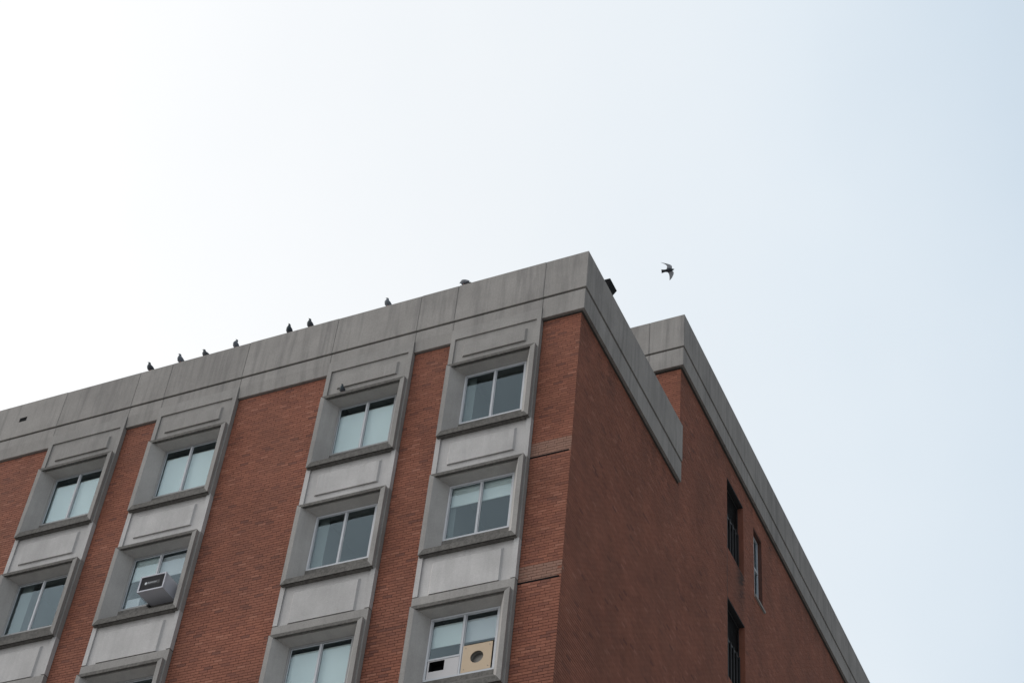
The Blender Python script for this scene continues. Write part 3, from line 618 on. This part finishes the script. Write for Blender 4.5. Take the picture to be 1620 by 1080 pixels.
def pigeon(x, y, z, yaw, label, tone=0, lean=0.0, head=(0.0, 0.0), crouch=0.0, sc=1.0):
    """one standing pigeon: local +x is its front"""
    t = thing('pigeon', label, 'bird', (x, y, z+ZT), yaw, 'pigeons perched on the building'); t.scale = (sc*1.12,)*3
    hx, hz = head; dz = -crouch
    sec = [(-0.175, 0.040, 0.026, 0.004), (-0.125, 0.062, 0.030, 0.012), (-0.085, 0.092, 0.046, 0.034), (-0.030, 0.122, 0.068, 0.058), (0.030, 0.145, 0.072, 0.068),
           (0.064, 0.176, 0.058, 0.056), (0.078+hx*.3, 0.206+hz*.3, 0.040, 0.040), (0.088+hx*.7, 0.232+hz*.7, 0.030, 0.030), (0.102+hx, 0.252+hz, 0.027, 0.027), (0.122+hx, 0.258+hz, 0.018, 0.017), (0.134+hx, 0.254+hz, 0.007, 0.007)]
    c, s = math.cos(lean), math.sin(lean)
    sec = [(c*a-s*(b-0.1), max(0.1+s*a+c*(b-0.1)+dz, h+0.004), w, h) for a, b, w, h in sec]
    link('body', loft(sec).mesh('body', FE[tone], 0, True), t)
    bx_, bz_ = sec[-1][0], sec[-1][1]
    link('beak', loft([(bx_-0.003, bz_, 0.006, 0.006), (bx_+0.010, bz_-0.003, 0.004, 0.004), (bx_+0.020, bz_-0.008, 0.001, 0.001)], 8).mesh('beak', M_BEAK, 0, True), t)
    for sd_ in (-1, 1):
        wsec = [(-0.150, 0.060, 0.004, 0.008), (-0.095, 0.088, 0.010, 0.028), (-0.03, 0.122, 0.013, 0.040), (0.035, 0.150, 0.012, 0.036), (0.062, 0.160, 0.004, 0.015)]
        wsec = [(c*a-s*(b-0.1), max(0.1+s*a+c*(b-0.1)+dz, h+0.004), w, h) for a, b, w, h in wsec]
        link('wing', loft(wsec, 10).mesh('wing', FE[tone], 0, True), t, (0, 0.046*sd_, 0))
        lg = MB(); top = max(0.095+dz, 0.02)
        lg.rings([[(0.005+r_*math.cos(k*math.pi/3), 0.024*sd_+r_*math.sin(k*math.pi/3), zz) for k in range(6)] for r_, zz in ((0.005, 0.002), (0.0045, top*0.6), (0.009, top))], True)
        for a_ in (-0.5, 0, 0.5, math.pi):
            l_ = 0.03 if a_ != math.pi else 0.014; ca, sa_ = math.cos(a_), math.sin(a_)
            lg.hexa([(0.005-sa_*.003, 0.024*sd_+ca*.003, 0), (0.005+sa_*.003, 0.024*sd_-ca*.003, 0), (0.005+ca*l_+sa_*.002, 0.024*sd_+sa_*l_-ca*.002, 0), (0.005+ca*l_-sa_*.002, 0.024*sd_+sa_*l_+ca*.002, 0),
                     (0.005-sa_*.003, 0.024*sd_+ca*.003, .005), (0.005+sa_*.003, 0.024*sd_-ca*.003, .005), (0.005+ca*l_+sa_*.002, 0.024*sd_+sa_*l_-ca*.002, .003), (0.005+ca*l_-sa_*.002, 0.024*sd_+sa_*l_+ca*.002, .003)])
        link('leg', lg.mesh('leg', M_LEG), t)
    return t
R_ = math.radians
PY = -0.035
pigeon(-11.76, PY, 0, R_(232), 'near-black pigeon on the parapet, leftmost bird of the row', 0, lean=0.25)
pigeon(-10.87, PY, 0, R_(238), 'grey pigeon on the parapet, second bird from the left', 1, lean=0.3)
pigeon(-10.13, PY+.02, 0, R_(215), 'dark low-crouched pigeon on the parapet, third bird from the left', 0, crouch=0.035, lean=0.2)
pigeon(-9.27, PY, 0, R_(250), 'slim grey pigeon turning its head, fourth bird from the left on the parapet', 1, lean=0.4, head=(-0.02, 0.025), sc=0.95)
pigeon(-7.76, PY, 0, R_(266), 'dark pigeon on the parapet, left one of the close pair', 0, lean=0.35)
pigeon(-7.18, PY, 0, R_(245), 'dark pigeon on the parapet, right one of the close pair', 0, lean=0.4)
pigeon(-5.07, PY, 0, R_(225), 'slate pigeon alone on the parapet above the third window bay', 1, lean=0.45)
pigeon(-3.02, PY-.04, 0, R_(172), 'slate pigeon crouched flat on the parapet, rightmost bird of the row', 1, crouch=0.022, head=(0.0, -0.07), sc=0.98)
pigeon(-5.77, -0.15, FT[0], R_(262), 'black pigeon standing on the concrete window surround below the parapet', 0, lean=0.35, sc=0.82)

# flying pigeon seen from below
FL = thing('flying_pigeon', 'pigeon in flight with swept wings against the pale sky', 'bird', (1.05, 2.47, 1.672+ZT))
fwd = Vector((0.87540, 0.38093, 0.29760)); upv = Vector((-0.43156, 0.33850, 0.83617)); lef = upv.cross(fwd)      # flying to the right, banked over the roof
FL.rotation_euler = Matrix((fwd, lef, upv)).transposed().to_euler()
sec = [(-0.185, 0.0, 0.048, 0.003), (-0.13, 0.0, 0.036, 0.008), (-0.09, 0.0, 0.032, 0.022), (-0.03, 0.0, 0.046, 0.042), (0.03, 0.0, 0.050, 0.048), (0.065, 0.004, 0.034, 0.034), (0.088, 0.008, 0.025, 0.024), (0.105, 0.010, 0.023, 0.022), (0.120, 0.010, 0.012, 0.012), (0.14, 0.008, 0.002, 0.002)]
link('body', loft(sec).mesh('body', FE[0], 0, True), FL)
for sd_ in (1, -1):
    # stations: span, leading edge x, trailing edge x, lift
    if sd_ < 0: st = [(0.02, 0.075, -0.045, 0.012), (0.055, 0.090, -0.045, 0.02), (0.090, 0.088, -0.030, 0.03), (0.125, 0.050, -0.045, 0.035), (0.155, -0.015, -0.080, 0.04), (0.183, -0.085, -0.125, 0.04), (0.212, -0.165, -0.175, 0.04)]
    else: st = [(0.02, 0.080, -0.045, 0.012), (0.055, 0.110, -0.030, 0.018), (0.090, 0.122, -0.005, 0.022), (0.135, 0.108, 0.005, 0.022), (0.180, 0.080, 0.005, 0.018), (0.220, 0.045, 0.000, 0.012), (0.248, 0.012, -0.006, 0.008)]
    m_ = MB(); rs = []
    for s_, le, te, li in st:
        c_ = (le+te)/2; hw = (le-te)/2; th = 0.007*(1-s_/0.36)+0.0015
        rs.append([(c_+hw*math.cos(k*math.pi/5), sd_*s_, li+th*math.sin(k*math.pi/5)) for k in range(10)])
    m_.rings(rs, True); link('wing', m_.mesh('wing', M_UND, 0, True), FL)
